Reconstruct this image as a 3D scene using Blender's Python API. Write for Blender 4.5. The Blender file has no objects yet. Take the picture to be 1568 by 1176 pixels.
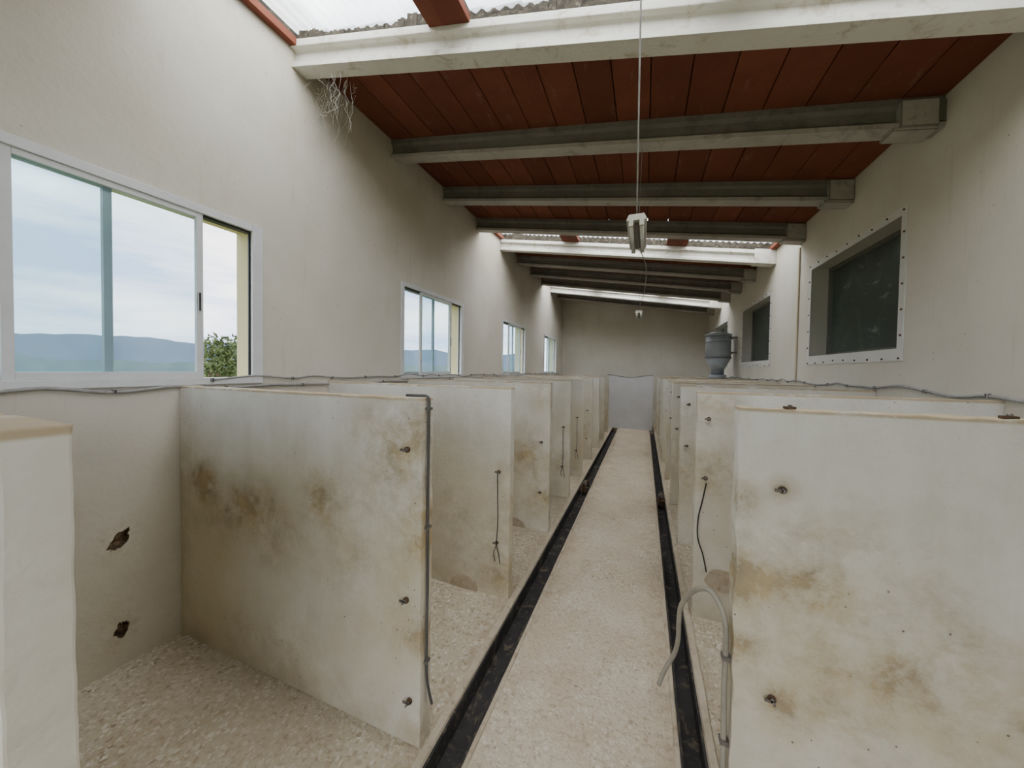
import bpy, bmesh, math, random
from mathutils import Vector, Matrix, noise
random.seed(4)
S=bpy.context.scene
XL,XR=-2.39,1.60
YB,YF=10.5,-1.3
SL=-0.158
Z0=3.205          # underside of beams at x=0
BH=0.175          # beam height
def zb(x): return Z0+SL*x
# ------------------------------------------------------------ materials
class M:
    def __init__(s,name,rough=.8,spec=.3):
        s.m=bpy.data.materials.new(name);s.m.use_nodes=True
        s.n=s.m.node_tree.nodes;s.l=s.m.node_tree.links
        s.b=s.n['Principled BSDF'];s.b.inputs['Roughness'].default_value=rough
        s.b.inputs['Specular IOR Level'].default_value=spec
        s.pos=s.n.new('ShaderNodeNewGeometry').outputs['Position']
    def lk(s,a,b): s.l.new(a,b)
    def noise(s,scale,detail=6,rough=.6,vec=None,dist=0):
        t=s.n.new('ShaderNodeTexNoise');t.inputs['Scale'].default_value=scale
        t.inputs['Detail'].default_value=detail;t.inputs['Roughness'].default_value=rough
        t.inputs['Distortion'].default_value=dist
        s.lk(vec or s.pos,t.inputs['Vector']);return t.outputs['Fac']
    def vor(s,scale,feature='F1',out='Distance',vec=None,rnd=1):
        t=s.n.new('ShaderNodeTexVoronoi');t.feature=feature;t.inputs['Scale'].default_value=scale
        t.inputs['Randomness'].default_value=rnd
        s.lk(vec or s.pos,t.inputs['Vector']);return t.outputs[out]
    def scalev(s,v):
        t=s.n.new('ShaderNodeVectorMath');t.operation='MULTIPLY';s.lk(s.pos,t.inputs[0]);t.inputs[1].default_value=v;return t.outputs[0]
    def ramp(s,fac,stops):
        r=s.n.new('ShaderNodeValToRGB');e=r.color_ramp.elements
        while len(e)<len(stops): e.new(.5)
        for i,(p,c) in enumerate(stops):
            e[i].position=p
            if not isinstance(c,(tuple,list)): c=(c,c,c)
            e[i].color=(*c[:3],1)
        s.lk(fac,r.inputs[0]);return r.outputs[0]
    def math(s,op,a,b=None,clamp=False):
        t=s.n.new('ShaderNodeMath');t.operation=op;t.use_clamp=clamp
        for i,v in enumerate((a,b)):
            if v is None: continue
            if isinstance(v,(int,float)): t.inputs[i].default_value=v
            else: s.lk(v,t.inputs[i])
        return t.outputs[0]
    def mix(s,fac,a,b,mode='MIX'):
        t=s.n.new('ShaderNodeMix');t.data_type='RGBA';t.blend_type=mode;t.clamp_factor=True
        for i,v in ((0,fac),(6,a),(7,b)):
            if isinstance(v,(int,float)): t.inputs[i].default_value=v
            elif isinstance(v,(tuple,list)): t.inputs[i].default_value=(*v[:3],1)
            else: s.lk(v,t.inputs[i])
        return t.outputs[2]
    def xyz(s):
        t=s.n.new('ShaderNodeSeparateXYZ');s.lk(s.pos,t.inputs[0]);return t.outputs
    def col(s,c):
        if isinstance(c,(tuple,list)): s.b.inputs['Base Color'].default_value=(*c[:3],1)
        else: s.lk(c,s.b.inputs['Base Color'])
        return s
    def bump(s,h,strength=.3,dist=.01):
        t=s.n.new('ShaderNodeBump');t.inputs['Strength'].default_value=strength;t.inputs['Distance'].default_value=dist
        s.lk(h,t.inputs['Height']);s.lk(t.outputs[0],s.b.inputs['Normal']);return s
    def spot(s,c,r,soft=2.0):
        """soft blob mask around world point c"""
        t=s.n.new('ShaderNodeVectorMath');t.operation='DISTANCE';s.lk(s.pos,t.inputs[0]);t.inputs[1].default_value=c
        mr=s.n.new('ShaderNodeMapRange');mr.interpolation_type='SMOOTHSTEP'
        s.lk(t.outputs['Value'],mr.inputs[0]);mr.inputs[1].default_value=r;mr.inputs[2].default_value=0.0
        return mr.outputs[0]
    def band(s,v,a,b):
        mr=s.n.new('ShaderNodeMapRange');mr.interpolation_type='SMOOTHSTEP'
        s.lk(v,mr.inputs[0]);mr.inputs[1].default_value=a;mr.inputs[2].default_value=b;return mr.outputs[0]

def wallmat():
    m=M('plaster_wall',.92,.15);x,y,z=m.xyz()
    c=m.mix(m.ramp(m.noise(.9,6),[(.3,0),(.7,1)]),(.565,.525,.435),(.67,.635,.56))
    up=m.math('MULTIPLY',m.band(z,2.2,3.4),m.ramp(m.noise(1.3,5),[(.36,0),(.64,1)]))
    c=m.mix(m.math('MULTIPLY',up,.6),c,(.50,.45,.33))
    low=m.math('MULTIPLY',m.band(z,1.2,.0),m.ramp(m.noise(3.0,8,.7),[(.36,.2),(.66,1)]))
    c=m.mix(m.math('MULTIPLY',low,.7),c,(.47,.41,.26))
    # vertical drip streaks
    dr=m.ramp(m.noise(6,5,.6,vec=m.scalev((2.2,2.2,.22))),[(.60,0),(.70,1)])
    c=m.mix(m.math('MULTIPLY',dr,.22),c,(.44,.39,.29))
    sp=m.math('MULTIPLY',m.ramp(m.vor(13),[(.045,1),(.075,0)]),m.ramp(m.noise(2,3),[(.48,0),(.55,1)]))
    c=m.mix(m.math('MULTIPLY',sp,.7),c,(.22,.17,.12))
    out=m.math('LESS_THAN',x,XL-.06)
    c=m.mix(out,c,(.66,.60,.36))
    ins=m.math('LESS_THAN',x,XL-.006)
    H1,H2=m.spot((XL,.86,.625),.14),m.spot((XL,.87,.185),.13)
    rim=m.math('MULTIPLY',m.math('MAXIMUM',H1,H2),m.ramp(m.noise(22,6,.7),[(.45,0),(.65,1)]))
    c=m.mix(m.math('MULTIPLY',rim,.7),c,(.38,.30,.19))
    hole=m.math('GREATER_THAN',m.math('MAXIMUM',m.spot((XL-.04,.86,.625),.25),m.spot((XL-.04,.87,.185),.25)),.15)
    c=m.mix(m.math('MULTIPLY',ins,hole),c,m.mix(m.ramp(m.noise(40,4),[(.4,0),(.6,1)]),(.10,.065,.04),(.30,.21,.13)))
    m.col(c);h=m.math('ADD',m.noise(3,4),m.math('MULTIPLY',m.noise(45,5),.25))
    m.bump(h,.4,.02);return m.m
def partmat():
    m=M('whitewashed_partition',.92,.12);x,y,z=m.xyz()
    c=m.mix(m.ramp(m.noise(1.7,7,.65),[(.35,0),(.65,1)]),(.57,.54,.455),(.71,.69,.625))
    ws=m.ramp(m.noise(5,7,.65,vec=m.scalev((1.6,1.6,.35))),[(.45,0),(.62,1)])
    c=m.mix(m.math('MULTIPLY',ws,.3),c,(.73,.72,.67))
    warm=m.math('MULTIPLY',m.band(z,1.38,.6),m.ramp(m.noise(1.3,7,.65,dist=.5),[(.34,.18),(.62,1)]))
    c=m.mix(m.math('MULTIPLY',warm,.66),c,(.56,.475,.295))
    n1=m.noise(6.5,10,.75,dist=.15)
    blot=m.ramp(m.noise(1.15,4,.5),[(.48,0),(.62,1)])
    st=m.math('MULTIPLY',m.ramp(n1,[(.42,0),(.62,1)]),blot)
    tot=m.math('MULTIPLY',m.math('MULTIPLY',st,m.band(z,1.3,.95)),.45)
    sp_list=[((-2.16,1.11,.88),.17,1.6),((-2.0,1.11,.74),.32,.8),((-1.80,1.11,.84),.24,1.0),((-1.62,1.11,.72),.30,1.0),((-1.35,1.11,.90),.17,1.1),((-1.25,1.11,.72),.25,.6),((-.79,1.11,.85),.17,1.6),
      ((-.80,1.11,1.2),.26,1.1),((-1.0,1.11,1.24),.32,.8),((-.82,1.11,.45),.2,.7),((-.80,1.11,.05),.15,1),
      ((.31,1.36,1.08),.10,1.5),((.31,1.36,.8),.14,1.7),((.31,1.36,.55),.15,1.3),((.52,1.36,.80),.15,1.0),((.7,1.36,.5),.4,.6),((1.1,1.36,.55),.4,.6),((.43,1.36,.42),.09,1.0),((.43,1.36,1.12),.07,1.1),
      ((-1.0,3.05,.7),.35,1.2),((-.85,3.05,1.3),.3,.9),((-.85,3.05,.3),.3,.9),((.4,2.34,1.3),.25,1.1),((.42,2.34,.9),.3,1.1),((.4,3.3,.6),.5,.9),((-.95,4.0,.4),.4,.8),((-.8,2.04,.15),.25,.7),((-.86,2.04,.8),.15,.6)]
    nn=m.ramp(n1,[(.36,0.12),(.62,1)])
    for cc,r,w in sp_list:
        tot=m.math('ADD',tot,m.math('MULTIPLY',m.math('MULTIPLY',m.spot(cc,r),nn),w*.78))
    tot=m.math('MINIMUM',tot,.8)
    c=m.mix(tot,c,m.mix(m.ramp(m.noise(9,5),[(.35,0),(.65,1)]),(.42,.31,.14),(.26,.19,.10)))
    low=m.math('MULTIPLY',m.band(z,.35,.0),m.ramp(m.noise(6,7,.7),[(.4,0),(.65,1)]))
    c=m.mix(m.math('MULTIPLY',low,.6),c,(.42,.36,.24))
    sp=m.ramp(m.vor(20),[(.05,1),(.08,0)])
    msk=m.ramp(m.noise(2.5,3),[(.45,0),(.54,1)])
    c=m.mix(m.math('MULTIPLY',m.math('MULTIPLY',sp,msk),.85),c,(.11,.08,.06))
    top=m.math('MULTIPLY',m.band(z,1.366,1.376),m.ramp(m.noise(7,7,.7),[(.32,0),(.48,1)]))
    c=m.mix(m.math('MULTIPLY',top,.85),c,(.42,.32,.19))
    m.col(c);h=m.math('ADD',m.noise(5,5),m.math('MULTIPLY',m.noise(60,5),.3));m.bump(h,.4,.015);return m.m
def floormat(name,base1,base2,dirt,peb,sc,lo):
    m=M(name,.85,.15)
    c=m.mix(m.ramp(m.noise(2.2,8,.65),[(.35,0),(.65,1)]),base1,base2)
    wv=m.n.new('ShaderNodeVectorMath');wv.operation='ADD';m.lk(m.pos,wv.inputs[0])
    nz=m.n.new('ShaderNodeTexNoise');nz.inputs['Scale'].default_value=30;m.lk(m.pos,nz.inputs['Vector'])
    sc2=m.n.new('ShaderNodeVectorMath');sc2.operation='SCALE';sc2.inputs['Scale'].default_value=.04;m.lk(nz.outputs['Color'],sc2.inputs[0]);m.lk(sc2.outputs[0],wv.inputs[1])
    wp=wv.outputs[0]
    vb=m.n.new('ShaderNodeSeparateColor');m.lk(m.vor(sc,'F1','Color',vec=wp),vb.inputs[0])
    pm=m.ramp(m.vor(sc,vec=wp),[(.38,1),(.54,0)])
    pc=m.ramp(vb.outputs[0],[(0,(.20,.145,.09)),(.16,(.34,.26,.17)),(.32,(.58,.52,.41)),(.75,(.76,.73,.64)),(1,(.46,.42,.34))])
    pm=m.math('MULTIPLY',pm,m.ramp(m.noise(2.6,8,.75),[(.40,lo),(.58,1)]))
    c=m.mix(m.math('MULTIPLY',pm,peb),c,pc)
    s2=m.ramp(m.noise(42,7,.8),[(.53,0),(.60,1)])
    c=m.mix(m.math('MULTIPLY',s2,.55),c,(.28,.205,.13))
    d=m.ramp(m.noise(1.1,7,.65,dist=.6),[(.46,0),(.66,1)])
    c=m.mix(m.math('MULTIPLY',d,.5),c,dirt)
    d2=m.ramp(m.noise(3.7,9,.75,dist=.8),[(.54,0),(.66,1)])
    c=m.mix(m.math('MULTIPLY',d2,.4),c,(.33,.255,.16))
    x,y,z=m.xyz()
    ed=m.math('MULTIPLY',m.ramp(m.noise(8,7,.7),[(.35,0),(.6,1)]),m.math('MAXIMUM',m.band(m.math('ABSOLUTE',m.math('ADD',x,.69)),.26,.05),m.band(m.math('ABSOLUTE',m.math('SUBTRACT',x,.213)),.22,.04)))
    c=m.mix(m.math('MULTIPLY',ed,.6),c,(.30,.22,.14))
    m.col(c);m.bump(m.math('ADD',m.noise(14,6),m.math('MULTIPLY',m.vor(sc,vec=wp),.8)),.35,.012);return m.m
def terracotta():
    m=M('terracotta_tile',.88,.12);x,y,z=m.xyz()
    wn=m.n.new('ShaderNodeTexWhiteNoise');wn.noise_dimensions='2D'
    cv=m.n.new('ShaderNodeCombineXYZ')
    m.lk(m.math('FLOOR',m.math('DIVIDE',x,.235)),cv.inputs[0]);m.lk(m.math('FLOOR',m.math('DIVIDE',y,.93)),cv.inputs[1]);m.lk(cv.outputs[0],wn.inputs[0])
    c=m.ramp(wn.outputs['Value'],[(0,(.155,.052,.034)),(.5,(.185,.062,.039)),(1,(.225,.077,.046))])
    c=m.mix(m.ramp(m.noise(2.4,6,.65),[(.4,0),(.7,.5)]),c,(.12,.042,.028))
    pale=m.ramp(m.noise(5,8,.7,vec=m.scalev((3,.8,1))),[(.58,0),(.75,.4)])
    c=m.mix(pale,c,(.34,.22,.17))
    m.col(c);m.bump(m.noise(25,5),.2,.01);return m.m
def concrete(name,a,b,stain,amt=.6,sc=4):
    m=M(name,.88,.2)
    c=m.mix(m.ramp(m.noise(sc,7,.65),[(.3,0),(.7,1)]),a,b)
    c=m.mix(m.math('MULTIPLY',m.ramp(m.noise(sc*2.2,8,.7,dist=.5),[(.54,0),(.66,1)]),amt),c,stain)
    m.col(c);m.bump(m.noise(50,5),.3,.01);return m.m
def plain(name,c,rough=.6,metal=0,var=.12,sc=12,spec=.4):
    m=M(name,rough,spec);m.b.inputs['Metallic'].default_value=metal
    d=tuple(v*(1-var*2) for v in c)
    m.col(m.mix(m.ramp(m.noise(sc,6),[(.35,0),(.7,1)]),c,d));return m.m
def glassmat(name,tint,diff,dcol):
    m=bpy.data.materials.new(name);m.use_nodes=True;n=m.node_tree.nodes;l=m.node_tree.links;n.clear()
    o=n.new('ShaderNodeOutputMaterial');t=n.new('ShaderNodeBsdfTransparent');t.inputs[0].default_value=(*tint,1)
    g=n.new('ShaderNodeBsdfGlossy');g.inputs['Roughness'].default_value=.05;g.inputs[0].default_value=(.8,.9,.9,1)
    d=n.new('ShaderNodeBsdfTranslucent');d.inputs[0].default_value=(*dcol,1)
    a=n.new('ShaderNodeMixShader');b=n.new('ShaderNodeMixShader');b.inputs[0].default_value=.04
    tc=n.new('ShaderNodeNewGeometry');no=n.new('ShaderNodeTexNoise');no.inputs['Scale'].default_value=3;no.inputs['Detail'].default_value=7
    l.new(tc.outputs['Position'],no.inputs['Vector'])
    r=n.new('ShaderNodeMapRange');r.inputs[1].default_value=.35;r.inputs[2].default_value=.7;r.inputs[3].default_value=diff*.7;r.inputs[4].default_value=diff*1.3
    l.new(no.outputs[0],r.inputs[0]);l.new(r.outputs[0],a.inputs[0])
    l.new(t.outputs[0],a.inputs[1]);l.new(d.outputs[0],a.inputs[2]);l.new(a.outputs[0],b.inputs[1]);l.new(g.outputs[0],b.inputs[2]);l.new(b.outputs[0],o.inputs[0])
    return m
def screenmat():
    m=bpy.data.materials.new('insect_mesh');m.use_nodes=True;n=m.node_tree.nodes;l=m.node_tree.links;n.clear()
    o=n.new('ShaderNodeOutputMaterial');t=n.new('ShaderNodeBsdfTransparent');d=n.new('ShaderNodeBsdfDiffuse');d.inputs[0].default_value=(.20,.23,.20,1)
    a=n.new('ShaderNodeMixShader');a.inputs[0].default_value=.10;l.new(t.outputs[0],a.inputs[1]);l.new(d.outputs[0],a.inputs[2]);l.new(a.outputs[0],o.inputs[0]);return m
def perfmat():
    m=M('perforated_strip',.7,.3)
    v=m.vor(1,vec=m.scalev((55,55,55)),rnd=0)
    c=m.mix(m.ramp(v,[(.24,1),(.30,0)]),(.62,.61,.57),(.26,.25,.23))
    c=m.mix(m.ramp(m.noise(8,6),[(.45,0),(.65,.6)]),c,(.66,.64,.58))
    m.col(c);return m.m
WALL=wallmat();PART=partmat()
FPEN=floormat('pebbled_pen_floor',(.45,.38,.27),(.54,.475,.36),(.36,.29,.19),.85,50,.35)
FWALK=floormat('worn_walkway_floor',(.50,.415,.30),(.59,.51,.395),(.44,.355,.245),.6,56,.0)
TERRA=terracotta()
BWHITE=concrete('white_painted_beam',(.60,.58,.51),(.67,.655,.59),(.38,.32,.21),.65)
BGREY=concrete('grey_concrete_joist',(.165,.15,.132),(.23,.21,.188),(.12,.11,.095),.6)
BGREYL=concrete('pale_joist_flange',(.36,.335,.295),(.46,.435,.39),(.22,.195,.16),.5)
CURB=concrete('curb_concrete',(.40,.33,.23),(.50,.43,.33),(.24,.18,.12),.6,8)
ALU=plain('white_aluminium',(.66,.67,.67),.35,0,.05)
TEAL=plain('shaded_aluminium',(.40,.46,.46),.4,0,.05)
BLACK=plain('black_plastic',(.025,.024,.024),.45,0,.2)
RUBBER=plain('grey_hose_rubber',(.34,.31,.24),.5,0,.15)
HOSE=plain('dark_grey_hose',(.085,.08,.075),.5,0,.2)
CABLEG=plain('grey_conduit',(.34,.33,.31),.6,0,.15,30)
RUST=plain('rusty_iron',(.14,.08,.045),.75,.3,.3,60)
STEEL=plain('dull_steel',(.22,.20,.18),.45,.6,.2,60)
DARK=plain('hole_dark_brick',(.16,.11,.075),.95,0,.35,30)
GUT=concrete('black_drain_channel',(.024,.022,.021),(.055,.050,.046),(.19,.145,.095),.65,6)
DEBRIS=plain('gutter_debris',(.15,.115,.07),.95,0,.3,40)
MOSS=concrete('black_grime',(.025,.022,.018),(.085,.072,.05),(.26,.23,.17),.5,14)
GLASS=glassmat('window_glass',(.84,.91,.935),.07,(.8,.88,.92))
POLY=glassmat('translucent_sheet',(.78,.80,.82),.55,(.9,.93,.95))
SCREEN=screenmat();PERF=perfmat()
def darkglass():
    m=M('dark_green_glass',.3,.35)
    c=m.mix(m.ramp(m.noise(2.3,6,.6,dist=1.2),[(.5,0),(.62,1)]),(.010,.022,.014),(.03,.055,.038))
    s=m.ramp(m.noise(5,6,.7,vec=m.scalev((1,1,4))),[(.60,0),(.68,1)])  # pale streaks put the pane's reflections into the colour
    c=m.mix(m.math('MULTIPLY',s,.6),c,(.20,.27,.25));m.col(c);return m.m
DGLASS=darkglass()
ENDW=plain('lavender_white_panel',(.60,.585,.58),.7,0,.05,3)
PVC=plain('grey_pvc',(.42,.45,.48),.35,0,.1,6);PVCD=plain('dark_grey_pvc',(.20,.22,.24),.4,0,.1,6)
LAMPW=plain('dusty_lamp_white',(.50,.48,.40),.5,0,.1,20);TUBE=plain('fluorescent_glass',(.8,.81,.79),.2,0,.02)
WEB=plain('cobweb_silk',(.50,.48,.43),.9,0,.05)
PATCH=concrete('mortar_patch',(.38,.30,.20),(.48,.40,.29),(.25,.18,.12),.6,20)
BEIGE=plain('beige_strip',(.56,.48,.34),.7,0,.1,8)
# ------------------------------------------------------------ mesh builder
class B:
    def __init__(s): s.bm=bmesh.new();s.mats=[];s.sl=SL;s.sk=0;s.dz=0
    def mi(s,m):
        if m not in s.mats:s.mats.append(m)
        return s.mats.index(m)
    def box(s,x0,x1,y0,y1,z0,z1,m,shear=False,bev=0):
        vs=[]
        for x in (x0,x1):
            for y in (y0,y1):
                for z in (z0,z1):
                    vs.append(s.bm.verts.new((x,y+s.sk*(x-XL),z+(s.sl*x+s.dz if shear else 0))))
        idx=[(0,1,3,2),(4,6,7,5),(0,4,5,1),(2,3,7,6),(0,2,6,4),(1,5,7,3)]
        fs=[]
        for q in idx:
            f=s.bm.faces.new([vs[i] for i in q]);f.material_index=s.mi(m);fs.append(f)
        if bev:
            es=list({e for f in fs for e in f.edges})
            bmesh.ops.bevel(s.bm,geom=es,offset=bev,segments=2,profile=.6,affect='EDGES')
        return vs
    def prism(s,prof,axis,a,b,m,shear=False):
        """extrude 2-D profile along axis ('x': profile=(y,z); 'y': (x,z); 'z': (x,y))"""
        def P(u,v,t):
            p={'x':(t,u,v),'y':(u,t,v),'z':(u,v,t)}[axis]
            return (p[0],p[1]+s.sk*(p[0]-XL),p[2]+(s.sl*p[0]+s.dz if shear else 0))
        A=[s.bm.verts.new(P(u,v,a)) for u,v in prof];C=[s.bm.verts.new(P(u,v,b)) for u,v in prof]
        n=len(prof);k=s.mi(m)
        for i in range(n):
            f=s.bm.faces.new((A[i],A[(i+1)%n],C[(i+1)%n],C[i]));f.material_index=k
        for q in (A,C):
            f=s.bm.faces.new(q);f.material_index=k
    def cyl(s,c,r,h,m,axis='z',r2=None,seg=20):
        mt={'z':Matrix(),'x':Matrix.Rotation(math.pi/2,4,'Y'),'y':Matrix.Rotation(-math.pi/2,4,'X')}[axis]
        mt=Matrix.Translation(c)@mt
        r_=bmesh.ops.create_cone(s.bm,cap_ends=True,segments=seg,radius1=r,radius2=r if r2 is None else r2,depth=h,matrix=mt)
        k=s.mi(m)
        for f in {f for v in r_['verts'] for f in v.link_faces}:
            f.material_index=k
            if len(f.verts)==4:f.smooth=True
    def tube(s,pts,r,m,seg=8,sub=6):
        P=[Vector(p) for p in pts];Q=[]
        for i in range(len(P)-1):
            p0=P[max(i-1,0)];p1=P[i];p2=P[i+1];p3=P[min(i+2,len(P)-1)]
            for k in range(sub):
                t=k/sub;Q.append(.5*((2*p1)+(p2-p0)*t+(2*p0-5*p1+4*p2-p3)*t*t+(3*p1-p0-3*p2+p3)*t**3))
        Q.append(P[-1]);k=s.mi(m);rings=[];up=None
        for i,q in enumerate(Q):
            d=(Q[min(i+1,len(Q)-1)]-Q[max(i-1,0)])
            if d.length<1e-7:d=Vector((0,0,1))
            d.normalize()
            if up is None: up=d.orthogonal().normalized()
            up=(up-d*up.dot(d))
            up=up.normalized() if up.length>1e-5 else d.orthogonal().normalized()
            s2=d.cross(up)
            rings.append([s.bm.verts.new(q+(up*math.cos(a)+s2*math.sin(a))*r) for a in [2*math.pi*j/seg for j in range(seg)]])
        for a,b in zip(rings,rings[1:]):
            for j in range(seg):
                f=s.bm.faces.new((a[j],a[(j+1)%seg],b[(j+1)%seg],b[j]));f.material_index=k;f.smooth=True
        for rg in (rings[0],rings[-1]):
            f=s.bm.faces.new(rg);f.material_index=k
    def done(s,name,loc=None):
        bmesh.ops.recalc_face_normals(s.bm,faces=s.bm.faces)
        me=bpy.data.meshes.new(name)
        if loc:
            bmesh.ops.translate(s.bm,verts=s.bm.verts,vec=-Vector(loc))
        s.bm.to_mesh(me);s.bm.free()
        for m in s.mats:me.materials.append(m)
        o=bpy.data.objects.new(name,me);S.collection.objects.link(o)
        if loc:o.location=loc
        return o
def boolean(o,cut):
    md=o.modifiers.new('b','BOOLEAN');md.object=cut;md.operation='DIFFERENCE';md.solver='EXACT'
    dg=bpy.context.evaluated_depsgraph_get();me=bpy.data.meshes.new_from_object(o.evaluated_get(dg))
    o.modifiers.clear();o.data=me;bpy.data.objects.remove(cut)
# ------------------------------------------------------------ walls
LW=[(.21,1.54),(2.934,4.257),(5.65,6.97),(8.39,9.71)];LZ=(1.385,2.41)
RWN=[(3.042,4.473),(5.60,7.10),(8.16,9.6)];RZ=(1.595,2.626)
b=B();b.prism([(XL,-.2),(XL-.24,-.2),(XL-.24,zb(XL-.24)+.55),(XL,zb(XL)+.55)],'y',YF,YB+.2,WALL);wl=b.done('wall_left')
c=B()
for y0,y1 in LW: c.box(XL-.3,XL+.1,y0+.01,y1-.01,LZ[0]+.01,LZ[1]-.01,WALL)
for (yc,zc,r,sl_) in ((.86,.625,.042,.5),(.87,.185,.034,.1)):
    pr=[]
    for i in range(30):
        a=2*math.pi*i/30;rr=r*(1+.5*noise.noise(Vector((math.cos(a)*1.3,math.sin(a)*1.3,zc*7)))+.35*noise.noise(Vector((math.cos(a)*5,math.sin(a)*5,zc))))
        u,v=.75*rr*math.cos(a),1.2*rr*math.sin(a)
        pr.append((yc+u+sl_*v,zc+v))
    c.prism(pr,'x',XL-.045,XL+.05,DARK)
boolean(wl,c.done('cut'))
b=B();b.prism([(XR,-.2),(XR+.26,-.2),(XR+.26,zb(XR+.26)+.55),(XR,zb(XR)+.55)],'y',YF,YB+.2,WALL);wr=b.done('wall_right')
c=B()
for y0,y1 in RWN: c.box(XR-.1,XR+.17,y0+.05,y1-.05,RZ[0]+.08,RZ[1]-.05,WALL)
boolean(wr,c.done('cut'))
b=B();b.prism([(XL,-.2),(XR,-.2),(XR,zb(XR)+.5),(XL,zb(XL)+.5)],'y',YB,YB+.2,WALL);b.done('wall_back')
# unseen wall behind the camera, its wide opening shaped to admit sky light
b=B();b.prism([(XL,-.2),(-1.9,-.2),(-1.9,2.5),(1.25,2.5),(1.25,-.2),(XR,-.2),(XR,zb(XR)+.5),(XL,zb(XL)+.5)],'y',YF-.2,YF,WALL);b.done('wall_front')
b=B();b.box(XR-.014,XR-.001,4.715,4.75,1.40,2.90,BEIGE,bev=.003);b.done('wall_step_strip')  # thin strip added to stand for a step in the wall
# ------------------------------------------------------------ floor
b=B()
GL=(-.745,-.61);GR=(.165,.262)
b.box(XL,GL[0],YF,YB,-.2,0,FPEN);b.box(GL[1],GR[0],YF,YB,-.2,0,FWALK);b.box(GR[1],XR,YF,YB,-.2,0,FPEN)
b.box(GL[0],GL[1],YF,YB,-.2,-.10,FPEN);b.box(GR[0],GR[1],YF,YB,-.2,-.10,FPEN)
b.done('floor')
rd=random.Random(9)
for g in (GL,GR):
    b=B()
    b.box(g[0]+.001,g[1]-.001,YF,9.34,-.099,-.085,GUT)
    b.box(g[0]+.001,g[0]+.010,YF,9.34,-.085,.002,GUT);b.box(g[1]-.010,g[1]-.001,YF,9.34,-.085,.002,GUT)
    for k in range(260):      # grit and straw lying in the channel
        y=rd.uniform(.9,9.2);x=rd.uniform(g[0]+.018,g[1]-.018);s_=rd.uniform(.002,.006)
        if noise.noise(Vector((x*3,y*1.5,2)))<-.05: continue
        if rd.random()<.35: b.box(x-s_*.5,x+s_*.5,y-s_*3,y+s_*3,-.085,-.085+s_*.6,DEBRIS)
        else: b.cyl((x,y,-.085+s_*.4),s_,s_*.8,DEBRIS,'z',r2=s_*.5,seg=6)
    b.done('drain_channel')
def curb(x0,x1,nm,w=.012):
    b=B();n=160;rows=[]
    for i in range(n+1):
        y=YF+(9.34-YF)*i/n
        j=lambda k:noise.noise(Vector((y*5,k*3.1,x0)))*.004
        rows.append([b.bm.verts.new(p) for p in ((x0+j(1),y,.0005),(x0+.004+j(2),y,w+j(3)),(x1-.004+j(4),y,w+j(5)),(x1,y,.0005))])
    k=b.mi(CURB)
    for a,c_ in zip(rows,rows[1:]):
        for j in range(3):
            b.bm.faces.new((a[j],a[j+1],c_[j+1],c_[j])).material_index=k
    b.done(nm)
curb(-.785,-.745,'trim_1');curb(.262,.30,'trim_2');curb(-.61,-.588,'trim_4',.006);curb(.143,.165,'trim_5',.006)
# ------------------------------------------------------------ partitions
TH=.075;ZP=1.383
PY=[.215,1.105,2.05,3.05,3.978,4.87,5.81,6.75,7.69,8.62]
RY=[1.355,2.34,3.30,4.25,5.19,6.13,7.07,8.01,8.95]
def partition(x0,x1,y,zt=ZP,th=TH):
    b=B();bm=b.bm
    bmesh.ops.create_cube(bm,size=1,matrix=Matrix.Translation(((x0+x1)/2,y+th/2,zt/2))@Matrix.Diagonal((x1-x0,th,zt,1)))
    bmesh.ops.bevel(bm,geom=[e for e in bm.edges if not all(vv.co.z<.01 for vv in e.verts)],offset=.005,segments=2,profile=.6,affect='EDGES')
    for ax,n_ in ((0,34),(2,44)):
        lo,hi=(x0,x1) if ax==0 else (0,zt)
        for i in range(1,n_):
            co=[0,0,0];co[ax]=lo+(hi-lo)*i/n_;no=[0,0,0];no[ax]=1
            bmesh.ops.bisect_plane(bm,geom=bm.verts[:]+bm.edges[:]+bm.faces[:],plane_co=co,plane_no=no)
    for q in bm.verts:
        p=q.co
        if p.z<.01 or p.x<XL+.01 or p.x>XR-.01: continue
        sgn=1 if p.y>y+th/2 else -1
        p.y+=sgn*noise.noise(Vector((p.x*2.3,sgn*4+y,p.z*2.7)))*.004
        if p.z>zt-.02: p.z-=abs(noise.noise(Vector((p.x*9,p.y*9,3))))*.012
        edge=(x1 if x0<-1 else x0)
        if abs(p.x-edge)<.012:
            nv=noise.noise(Vector((p.z*11,p.y*14,y)))
            p.x+=nv*.006; p.y+=noise.noise(Vector((p.z*13,5,y)))*.003
    k=b.mi(PART)
    return b.done('stall_partition')
partition(XL,-.965,PY[0],1.392,.08)
for y in PY[1:]: partition(XL,-.796,y)
for y in RY: partition(.307,XR,y,1.385)
# ------------------------------------------------------------ end panel across the aisle
b=B();pr=[(-.90,.0)]
for i in range(25):
    t=i/24;x=-.90+t*1.12
    pr.append((x,1.365+.03*math.cos(t*math.pi*2)))
pr.append((.22,.0));b.prism(pr,'y',9.36,9.40,ENDW)
b.tube([(p[0],9.36,p[1]+.004) for p in pr[1:-1]],.008,STEEL)
b.done('aisle_end_gate')
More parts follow.
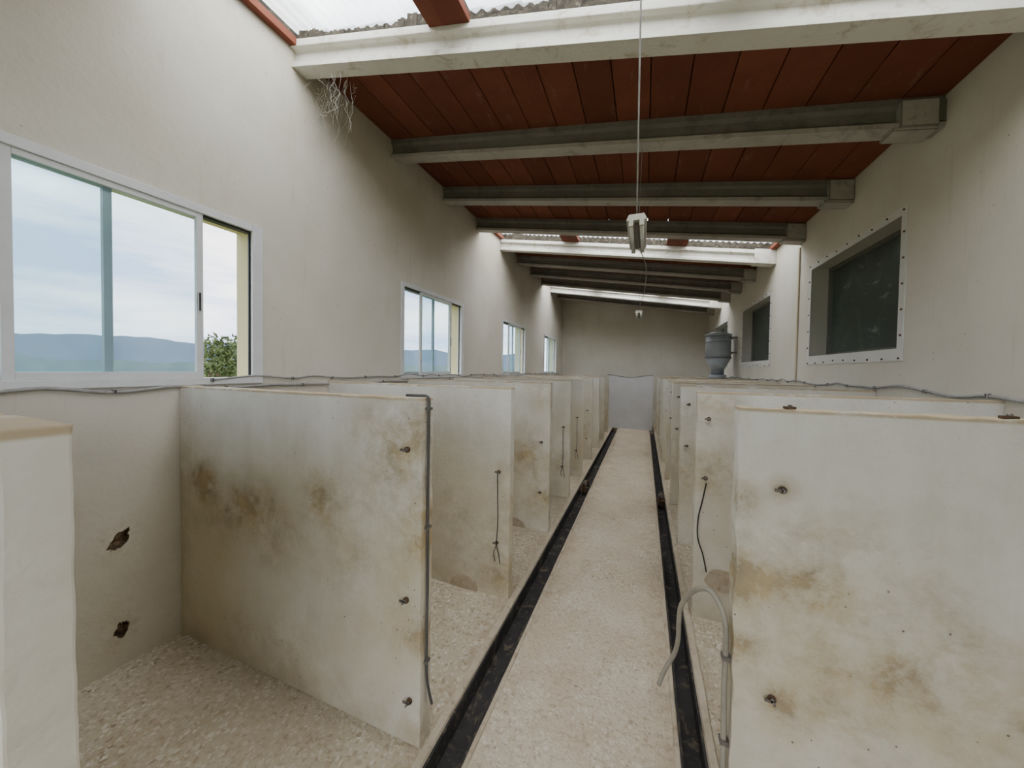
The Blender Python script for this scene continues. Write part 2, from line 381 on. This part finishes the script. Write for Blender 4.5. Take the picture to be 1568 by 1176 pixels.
# ------------------------------------------------------------ beams + ceiling
BY=[-.98,-.06,.86,1.74,2.76,3.69,4.60,5.507,6.36,7.21,8.06,8.912,9.75]
SKY={2,6,10}
WH={3,7,11}
SK=.069
def joist(i,y):
    b=B();zz=Z0;white=i in WH
    if i==3: b.sl=-.178;b.dz=.0;b.sk=SK
    m1,m2=(BWHITE,BWHITE) if white else (BGREY,BGREYL)
    c0=y+.065
    prof=[(c0-.058,zz),(c0+.058,zz),(c0+.058,zz+.032),(c0+.028,zz+.055),(c0+.028,zz+BH-.06),(c0+.05,zz+BH-.04),(c0+.05,zz+BH),
          (c0-.05,zz+BH),(c0-.05,zz+BH-.04),(c0-.028,zz+BH-.06),(c0-.028,zz+.055),(c0-.058,zz+.032)]
    b.prism(prof,'x',XL,XR,m1,True)
    if not white:
        b.box(XL,XR,c0-.060,c0+.060,zz-.003,zz+.026,m2,True)
        e=.035 if i==4 else 0
        b.box(XR-.17-e,XR-e,c0-.075,c0+.075,zz-.006,zz+BH-.01-e*.4,BGREYL,True,.006)
        if e: b.box(XR-e-.002,XR,c0-.06,c0+.06,zz+.02,zz+BH-.03,BGREY,True)
        b.box(XR-.20-e,XR-e,c0-.065,c0+.065,zz-.024,zz-.004,BGREYL,True,.004)
    else:
        b.box(XL,XR,c0-.075,c0+.055,zz+BH-.05,zz+BH,m2,True,.006)
        if i!=3: b.box(XR-.24,XR,c0-.085,c0+.085,zz-.008,zz+BH+.01,BWHITE,True,.006)
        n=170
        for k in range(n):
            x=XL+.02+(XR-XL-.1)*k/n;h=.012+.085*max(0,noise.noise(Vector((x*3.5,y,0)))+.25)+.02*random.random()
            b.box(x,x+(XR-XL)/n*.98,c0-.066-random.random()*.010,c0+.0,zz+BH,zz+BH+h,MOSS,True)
    b.done('ceiling_beam')
for i,y in enumerate(BY): joist(i,y)
bw=.235
nb=int((XR-XL)/bw)+1
xs=[math.floor(XL/bw)*bw+k*bw for k in range(nb+1)]
def skew(i,x): return SK*(x-XL)-.02 if i==3 else 0
for i in range(len(BY)):
    y0=BY[i]+.07;y1=(BY[i+1]+.07) if i+1<len(BY) else YB
    if i==0: y0=YF-.2
    if i in SKY: continue
    b=B()
    for x in xs:
        if x+bw>XL and x<XR:
            xa,xb=max(x+.003,XL),min(x+bw-.003,XR);q=skew(i,x+bw*.5)
            b.box(xa,xb,y0+.003+q,y1-.003,Z0+BH,Z0+BH+.045,TERRA,True,.004)
            b.box(max(x,XL),min(x+bw,XR),y0+q,y1,Z0+BH+.05,Z0+BH+.14,MOSS,True)  # unseen opaque slab over the boards, added to block light
    b.done('ceiling')
for i in sorted(SKY):
    y0=BY[i]+.07;y1=BY[i+1]+.07
    b=B()
    for xc,wd in ((-1.14,.27),(.40,.27),(XL+.035,.06),(XR-.035,.06)):
        q=skew(i+1,xc)
        b.box(xc-wd/2,xc+wd/2,y0+.005,y1-.012+q,Z0+BH+.002,Z0+BH+.055,TERRA,True,.005)
        b.box(xc-wd/2+.01,xc+wd/2-.01,y0+.005,y1-.03+q,Z0+BH+.057,Z0+BH+.09,MOSS,True)
    b.done('skylight_purlins')
    b=B();n=240;k=b.mi(POLY);prev=None
    for j in range(n+1):
        x=XL+.003+(XR-XL-.006)*j/n;z=Z0+BH+.115+SL*x+.012*math.sin(x*2*math.pi/.075)
        cur=[b.bm.verts.new((x,y0+.002,z)),b.bm.verts.new((x,y1-.004+skew(i+1,x),z))]
        if prev:
            f=b.bm.faces.new((prev[0],cur[0],cur[1],prev[1]));f.material_index=k;f.smooth=True
        prev=cur
    b.done('corrugated_skylight_sheet')
    ld=bpy.data.lights.new('skylight_daylight','AREA');ld.shape='RECTANGLE';ld.size=XR-XL-.1;ld.size_y=(y1-y0)*.9;ld.energy=76;ld.color=(1,.98,.95)
    lo=bpy.data.objects.new('skylight_daylight',ld);S.collection.objects.link(lo)
    xm=(XL+XR)/2;lo.location=(xm,(y0+y1)/2,Z0+BH+.25+SL*xm);lo.rotation_euler=(0,-math.atan(SL),0)
# ------------------------------------------------------------ left windows
def slider(i,y0,y1):
    z0,z1=LZ;b=B();xi=XL+.014;xo=XL-.06;f=.045;fv=.045;fr=.065
    b.box(xo,xi,y0,y0+fv,z0,z1,ALU,bev=.003);b.box(XL-.001,xi,y1-fr,y1,z0,z1,ALU,bev=.003);b.box(xo,XL-.002,y1-fr+.015,y1,z0,z1,ALU,bev=.002)
    b.box(xo,xi,y0+fv,y1-fr,z1-f,z1,ALU,bev=.003);b.box(xo,xi,y0+fv,y1-fr,z0,z0+f*.9,ALU,bev=.003)
    b.box(xo+.01,xi-.02,y0+fv,y1-fr,z1-f-.012,z1-f,BLACK)
    b.box(xo+.02,xo+.03,y1-fr+.004,y1-fr+.014,z0+f,z1-f,BLACK)
    b.box(xo-.06,xo,y0,y1,z0-.01,z0+.012,ALU)
    def leaf(a,c,x,m):
        s=.032;q0,q1=z0+f*.9,z1-f
        b.box(x-.022,x,a,a+s,q0,q1,m,bev=.002);b.box(x-.022,x,c-s,c,q0,q1,m,bev=.002)
        b.box(x-.022,x,a+s,c-s,q1-.028,q1,m,bev=.002);b.box(x-.022,x,a+s,c-s,q0,q0+.034,m,bev=.002)
        b.box(x-.013,x-.009,a+s,c-s,q0+.034,q1-.028,GLASS)
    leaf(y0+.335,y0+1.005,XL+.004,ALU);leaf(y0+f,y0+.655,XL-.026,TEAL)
    yh=y0+.985;b.box(XL+.004,XL+.014,yh-.009,yh+.007,z0+.42,z0+.53,BLACK,bev=.003)
    b.done('window_%d'%i)
for i,(a,c_) in enumerate(LW): slider(i+1,a,c_)
# ------------------------------------------------------------ right windows
for i,(y0,y1) in enumerate(RWN):
    b=B();z0,z1=RZ;x=XR
    for (a,c_,d,e) in ((y0,y0+.055,z0,z1),(y1-.055,y1,z0,z1),(y0+.055,y1-.055,z1-.055,z1),(y0+.055,y1-.055,z0,z0+.085)):
        b.box(x-.006,x-.001,a,c_,d,e,PERF)
    b.box(x-.004,x-.003,y0+.055,y1-.055,z0+.085,z1-.055,SCREEN)
    xg=x+.165
    b.box(xg-.006,xg,y0+.055,y1-.055,z0+.085,z1-.055,DGLASS)
    for yy in (y0+.055,y1-.09): b.box(xg-.03,xg-.006,yy,yy+.035,z0+.085,z1-.055,STEEL)
    for zz in (z0+.085,z1-.085): b.box(xg-.029,xg-.006,y0+.06,y1-.06,zz,zz+.03,STEEL)
    for k in range(9):
        yy=y0+.03+(y1-y0-.06)*k/8
        for zz in (z0+.02,z1-.02): b.cyl((x-.009,yy,zz+random.uniform(-.01,.01)),.007,.006,RUST,'x',seg=8)
    for k in range(1,6):
        for yy in (y0+.02,y1-.02): b.cyl((x-.009,yy,z0+(z1-z0)*k/6),.007,.006,RUST,'x',seg=8)
    b.done('window_%d'%(i+5))
# ------------------------------------------------------------ conduits on walls
def sag(x,ya,yb,z,seed,r,name,sgn):
    rnd=random.Random(seed);b=B();pts=[];y=ya
    clips=[]
    while y<yb:
        pts.append((x,y,z+rnd.uniform(-.003,.003)));clips.append(y)
        st=rnd.uniform(.32,.5)
        pts.append((x,y+st*.5,z-rnd.uniform(-.028,.022)));y+=st
    b.tube(pts,r,CABLEG)
    for y in clips:
        b.box(x-.012 if sgn<0 else x-.006,x+.006 if sgn<0 else x+.012,y-.008,y+.008,z-.012,z+.012,HOSE,bev=.003)
    b.done(name)
sag(XL+.013,.0,10.3,1.365,3,.0085,'wall_conduit',1)
sag(XL+.013,1.25,9.9,1.412,8,.006,'wall_conduit',1)
sag(XR-.013,1.5,10.3,1.405,5,.0085,'wall_conduit',-1)
# ------------------------------------------------------------ bolts / brackets
def bracket(x,y,z):
    b=B()
    b.cyl((x,y-.003,z),.012,.006,RUST,'y',seg=16);b.cyl((x,y-.010,z),.007,.012,STEEL,'y',seg=6);b.cyl((x,y-.020,z),.0035,.018,STEEL,'y',seg=8)
    b.box(x-.024,x+.006,y-.016,y-.012,z-.005,z+.005,STEEL,bev=.001)
    b.done('rusty_bolt')
for x,z in ((-.86,1.18),(-.86,.58),(-.84,.18)): bracket(x,PY[1]-.003,z)
for x,z in ((.43,1.12),(.42,.42),(.36,.12)): bracket(x,RY[0]-.003,z)
for x in (.943,.448):
    b=B();z=1.384;b.box(x-.016,x+.016,1.36,1.378,z,z+.008,RUST,bev=.002);b.cyl((x,1.366,z+.010),.006,.008,STEEL,'z',seg=6);b.done('rusty_bolt')
for k,y in enumerate(PY[2:7]):
    for x,z in ((-.87,.83),(-.88,.36)): bracket(x,y-.003,z)
for k,y in enumerate(RY[1:6]):
    for x,z in ((.36,.86),(.37,1.22)): bracket(x,y-.003,z)
def wire(name,pts,r,m,sub=6):
    b=B();b.tube(pts,r,m,sub=sub);return b.done(name)
for k,y in enumerate((PY[2],PY[4],PY[5])):
    wire('hanging_cable',[(-.87,y-.032,.83),(-.872,y-.02,.7),(-.868,y-.02,.5),(-.87,y-.032,.37),(-.855,y-.03,.30),(-.845,y-.03,.24)],.003,BLACK)
    wire('hanging_cable',[(-.87,y-.036,.36),(-.89,y-.03,.30),(-.88,y-.03,.25)],.0025,BLACK)
wire('hanging_cable',[(.36,2.30,.84),(.345,2.315,.73),(.325,2.315,.62),(.325,2.315,.50),(.355,2.315,.40),(.375,2.315,.30)],.004,BLACK)
# hose fixed down the end of the first left partition
b=B();xe=-.787;yo=-.007
b.tube([(-.90,1.15+yo,1.389),(-.84,1.15+yo,1.39),(-.80,1.148+yo,1.389),(xe,1.145+yo,1.37),(xe,1.145+yo,1.30),(xe,1.143+yo,1.0),(xe,1.146+yo,.7),(xe,1.143+yo,.45),(xe,1.146+yo,.27),(xe+.004,1.155+yo,.2),(xe+.012,1.165+yo,.14)],.0055,HOSE)
for z in (1.34,.87,.33): b.box(-.797,xe+.008,1.125,1.151,z-.005,z+.005,STEEL)
b.done('rubber_hose')
# grey water hose at right partition end
b=B();xr=.290
b.tube([(xr,1.375,.02),(xr,1.375,.2),(xr-.002,1.375,.4),(xr-.002,1.375,.60),(xr-.02,1.385,.675),(xr-.05,1.42,.70),(.20,1.48,.65),(.165,1.55,.54),(.162,1.60,.43),(.165,1.64,.33),(.155,1.68,.23),(.12,1.70,.13),(.095,1.70,.05)],.0095,RUBBER)
for z in (.5,.2): b.box(xr-.013,.3045,1.362,1.39,z-.008,z+.008,STEEL)
b.done('water_hose')
# mortar patches
def patch(x,y,z,r,nm='mortar_patch',half=False):
    b=B();pr=[];n=22
    for i in range(n+1):
        a=math.pi*i/n if half else 2*math.pi*i/(n+1)
        rr=r*(1+.12*noise.noise(Vector((i*.7,x,y))))
        pr.append((x+rr*1.25*math.cos(a),z+rr*math.sin(a)))
    b.prism(pr,'y',y-.009,y-.003,PATCH);b.done(nm)
patch(-1.12,2.05,.002,.085,half=True);patch(.46,2.34,.25,.07);patch(-1.12,3.05,.002,.08,half=True);patch(.53,3.3,.2,.07)
# drain fittings
for x,y in ((-.678,4.40),(.213,4.30)):
    b=B();b.cyl((x,y,-.045),.034,.076,RUST,'z',seg=18);b.cyl((x,y,.004),.042,.012,RUST,'z',seg=18)
    b.tube([(x,y,.0),(x,y+.01,.05),(x+.01,y+.05,.07),(x+.02,y+.11,.045),(x+.02,y+.14,-.03)],.018,RUST)
    b.tube([(x,y,.02),(x-.02,y-.03,.05),(x-.03,y-.07,.045),(x-.03,y-.10,-.02)],.012,RUST)
    b.cyl((x,y,.055),.03,.02,STEEL,'y',seg=12);b.done('drain_fitting')
# ------------------------------------------------------------ hanging lamps
def lamp(x,y,z,L=.54):
    b=B()
    b.prism([(x-.06,z+.02),(x-.045,z+.05),(x+.045,z+.05),(x+.06,z+.02),(x+.055,z+.012),(x-.055,z+.012)],'y',y,y+L,LAMPW)
    for s_ in (-.032,.032):
        b.cyl((x+s_,y+L/2,z-.006),.013,L-.05,TUBE,'y',seg=14)
        for yy in (y+.012,y+L-.012): b.box(x+s_-.014,x+s_+.014,yy-.012,yy+.012,z-.022,z+.014,LAMPW,bev=.003)
    b.box(x-.012,x+.012,y+.04,y+L-.04,z-.004,z+.013,STEEL)
    b.tube([(x,y+.04,z+.05),(x,y+.05,z+.08),(x,y+.07,z+.05)],.003,STEEL);b.tube([(x,y+L-.07,z+.05),(x,y+L-.05,z+.08),(x,y+L-.04,z+.05)],.003,STEEL)
    return b.done('fluorescent_lamp')
lamp(-.065,2.28,2.43);lamp(-.10,5.95,2.44)
wire('lamp_suspension_wire',[(-.05,1.66,3.42),(-.055,1.88,3.05),(-.06,2.12,2.72),(-.065,2.33,2.513)],.0045,CABLEG)
wire('lamp_suspension_wire',[(-.065,2.77,2.513),(-.05,2.82,3.2)],.0018,CABLEG)
wire('lamp_power_cable',[(-.065,2.83,2.45),(-.04,3.2,2.52),(.0,3.9,2.57),(-.02,4.8,2.54),(-.08,5.6,2.50),(-.10,5.94,2.47)],.004,CABLEG)
wire('lamp_suspension_wire',[(-.10,6.44,2.523),(-.10,6.42,3.2)],.0025,CABLEG)
# ------------------------------------------------------------ feed hopper
b=B();hx,hy=1.32,7.56
b.cyl((hx,hy,1.985),.215,.43,PVC,'z',seg=36);b.cyl((hx,hy,2.215),.228,.03,PVC,'z',seg=36);b.cyl((hx,hy,2.247),.20,.035,PVC,'z',r2=.14,seg=36)
b.cyl((hx,hy,1.66),.11,.22,PVC,'z',r2=.215,seg=36);b.cyl((hx,hy,1.78),.224,.02,PVCD,'z',seg=36);b.cyl((hx,hy,1.50),.11,.10,PVCD,'z',seg=24)
b.cyl((hx,hy,1.42),.15,.07,PVC,'z',seg=24);b.cyl((hx,hy,2.08),.219,.012,PVCD,'z',seg=36)
for zz in (1.86,2.14):
    b.box(hx+.13,XR-.001,hy-.15,hy-.12,zz,zz+.03,STEEL);b.box(hx+.13,XR-.001,hy+.12,hy+.15,zz,zz+.03,STEEL)
b.done('feed_hopper')
# ------------------------------------------------------------ cobwebs
b=B();rnd=random.Random(2)
for k in range(22):
    x=XL+.03+rnd.random()*.4;y=1.80+rnd.random()*.12;z=zb(x)+.01
    L=rnd.uniform(.05,.42)
    pts=[(x,y,z)]
    for q in range(1,6): pts.append((x+rnd.uniform(-.035,.035),y+rnd.uniform(-.02,.02),z-L*q/5))
    b.tube(pts,.0008,WEB,seg=4,sub=3)
for k in range(22):
    p=(XL+.01,1.9+rnd.random()*.35,3.3+rnd.random()*.3);q=(XL+.1+rnd.random()*.4,1.80+rnd.random()*.05,zb(XL+.3)-rnd.random()*.3)
    mid=tuple((p[i]+q[i])/2-(.04 if i==2 else 0) for i in range(3));b.tube([p,mid,q],.0007,WEB,seg=4,sub=4)
b.done('cobweb')
# ------------------------------------------------------------ outside
def hills():
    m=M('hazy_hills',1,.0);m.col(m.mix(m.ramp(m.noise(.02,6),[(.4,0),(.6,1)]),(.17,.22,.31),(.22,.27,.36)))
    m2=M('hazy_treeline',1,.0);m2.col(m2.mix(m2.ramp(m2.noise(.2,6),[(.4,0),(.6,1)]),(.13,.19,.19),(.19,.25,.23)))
    b=B()
    for (d,base,h0,amp,mm,sd) in ((600,-12,32,1.0,m.m,1),(160,-3,2.6,.16,m2.m,5)):
        k=b.mi(mm);prev=None;N=500
        for i in range(N+1):
            a=math.radians(20+140*i/N)
            x=-d*math.sin(a);y=d*math.cos(a)
            h=h0+amp*(16*noise.noise(Vector((a*3.1,sd,0)))+7*noise.noise(Vector((a*11,4,sd)))+2*noise.noise(Vector((a*40,4,sd))))
            if sd==5: h+=1.0*noise.noise(Vector((a*160,2,1)))
            cur=[b.bm.verts.new((x,y,base)),b.bm.verts.new((x,y,h))]
            if prev: b.bm.faces.new((prev[0],cur[0],cur[1],prev[1])).material_index=k
            prev=cur
    b.done('distant_hills')
    m=M('field_grass',1,.0);m.col(m.mix(m.ramp(m.noise(.3,7),[(.4,0),(.6,1)]),(.13,.17,.07),(.22,.22,.11)))
    b=B();b.box(-640,40,-300,640,-1.6,-1.5,m.m);b.done('ground')
hills()
LEAF=plain('olive_leaf',(.13,.17,.05),.7,0,.3,5)
BARK=plain('bark',(.12,.08,.05),.9)
def bush(x,y,z0,h,r,seed,name='garden_shrub'):
    rnd=random.Random(seed);b=B()
    for q in range(5):
        a=rnd.random()*6.28;b.tube([(x,y,z0),(x+.1*math.cos(a),y+.1*math.sin(a),z0+h*.4),(x+r*.5*math.cos(a),y+r*.5*math.sin(a),z0+h*.8)],.04,BARK,sub=3)
    k=b.mi(LEAF)
    for q in range(5200):
        u=rnd.random();a=rnd.random()*6.283
        rr=r*math.sqrt(rnd.random())*(1-.5*u**2.6);zz=z0+.1+u*h*(1+.06*math.sin(a*3+seed))
        c=Vector((x+rr*math.cos(a),y+rr*math.sin(a),zz));s_=rnd.uniform(.03,.07)
        d=Vector((rnd.uniform(-1,1),rnd.uniform(-1,1),rnd.uniform(.1,1.2))).normalized();e=d.orthogonal().normalized()*s_*.5
        f=b.bm.faces.new([b.bm.verts.new(c-e),b.bm.verts.new(c+e),b.bm.verts.new(c+d*s_*2.2)]);f.material_index=k
    b.done(name)
for k,(x,y,h,r) in enumerate([(-10.9,6.05,3.5,.75),(-11.2,7.2,3.65,.8),(-11.6,8.4,3.5,.9),(-11.5,22,3.5,1.2),(-12.5,28,3.8,1.2)]): bush(x,y,-1.5,h,r,k)
# ------------------------------------------------------------ world: overcast sky
w=bpy.data.worlds.new('overcast');S.world=w;w.use_nodes=True;n=w.node_tree.nodes;l=w.node_tree.links
bg=n['Background'];tc=n.new('ShaderNodeTexCoord');mp=n.new('ShaderNodeMapping');mp.inputs['Scale'].default_value=(1,1,6)
no=n.new('ShaderNodeTexNoise');no.inputs['Scale'].default_value=2.6;no.inputs['Detail'].default_value=8;no.inputs['Roughness'].default_value=.58
r=n.new('ShaderNodeValToRGB');r.color_ramp.elements[0].position=.38;r.color_ramp.elements[0].color=(.48,.58,.80,1);r.color_ramp.elements[1].position=.60;r.color_ramp.elements[1].color=(1,1,1,1)
l.new(tc.outputs['Generated'],mp.inputs[0]);l.new(mp.outputs[0],no.inputs['Vector']);l.new(no.outputs[0],r.inputs[0]);l.new(r.outputs[0],bg.inputs[0]);bg.inputs[1].default_value=4.0
# ------------------------------------------------------------ camera
cd=bpy.data.cameras.new('camera');co=bpy.data.objects.new('camera',cd);S.collection.objects.link(co);S.camera=co
cd.sensor_width=36;cd.sensor_fit='HORIZONTAL';cd.lens=524.1/1568*36;cd.shift_x=-.0012;cd.shift_y=-.0066;cd.clip_start=.02;cd.clip_end=2000
y,pi,ro=math.radians(20.899),math.radians(-1.308),math.radians(.846)
F=Vector((-math.sin(y)*math.cos(pi),math.cos(y)*math.cos(pi),math.sin(pi)));R=Vector((math.cos(y),math.sin(y),0));U=R.cross(F)
R2=R*math.cos(ro)+U*math.sin(ro);U2=-R*math.sin(ro)+U*math.cos(ro)
mt=Matrix((R2,U2,-F)).transposed().to_4x4();mt.translation=Vector((0,0,1.5));co.matrix_world=mt
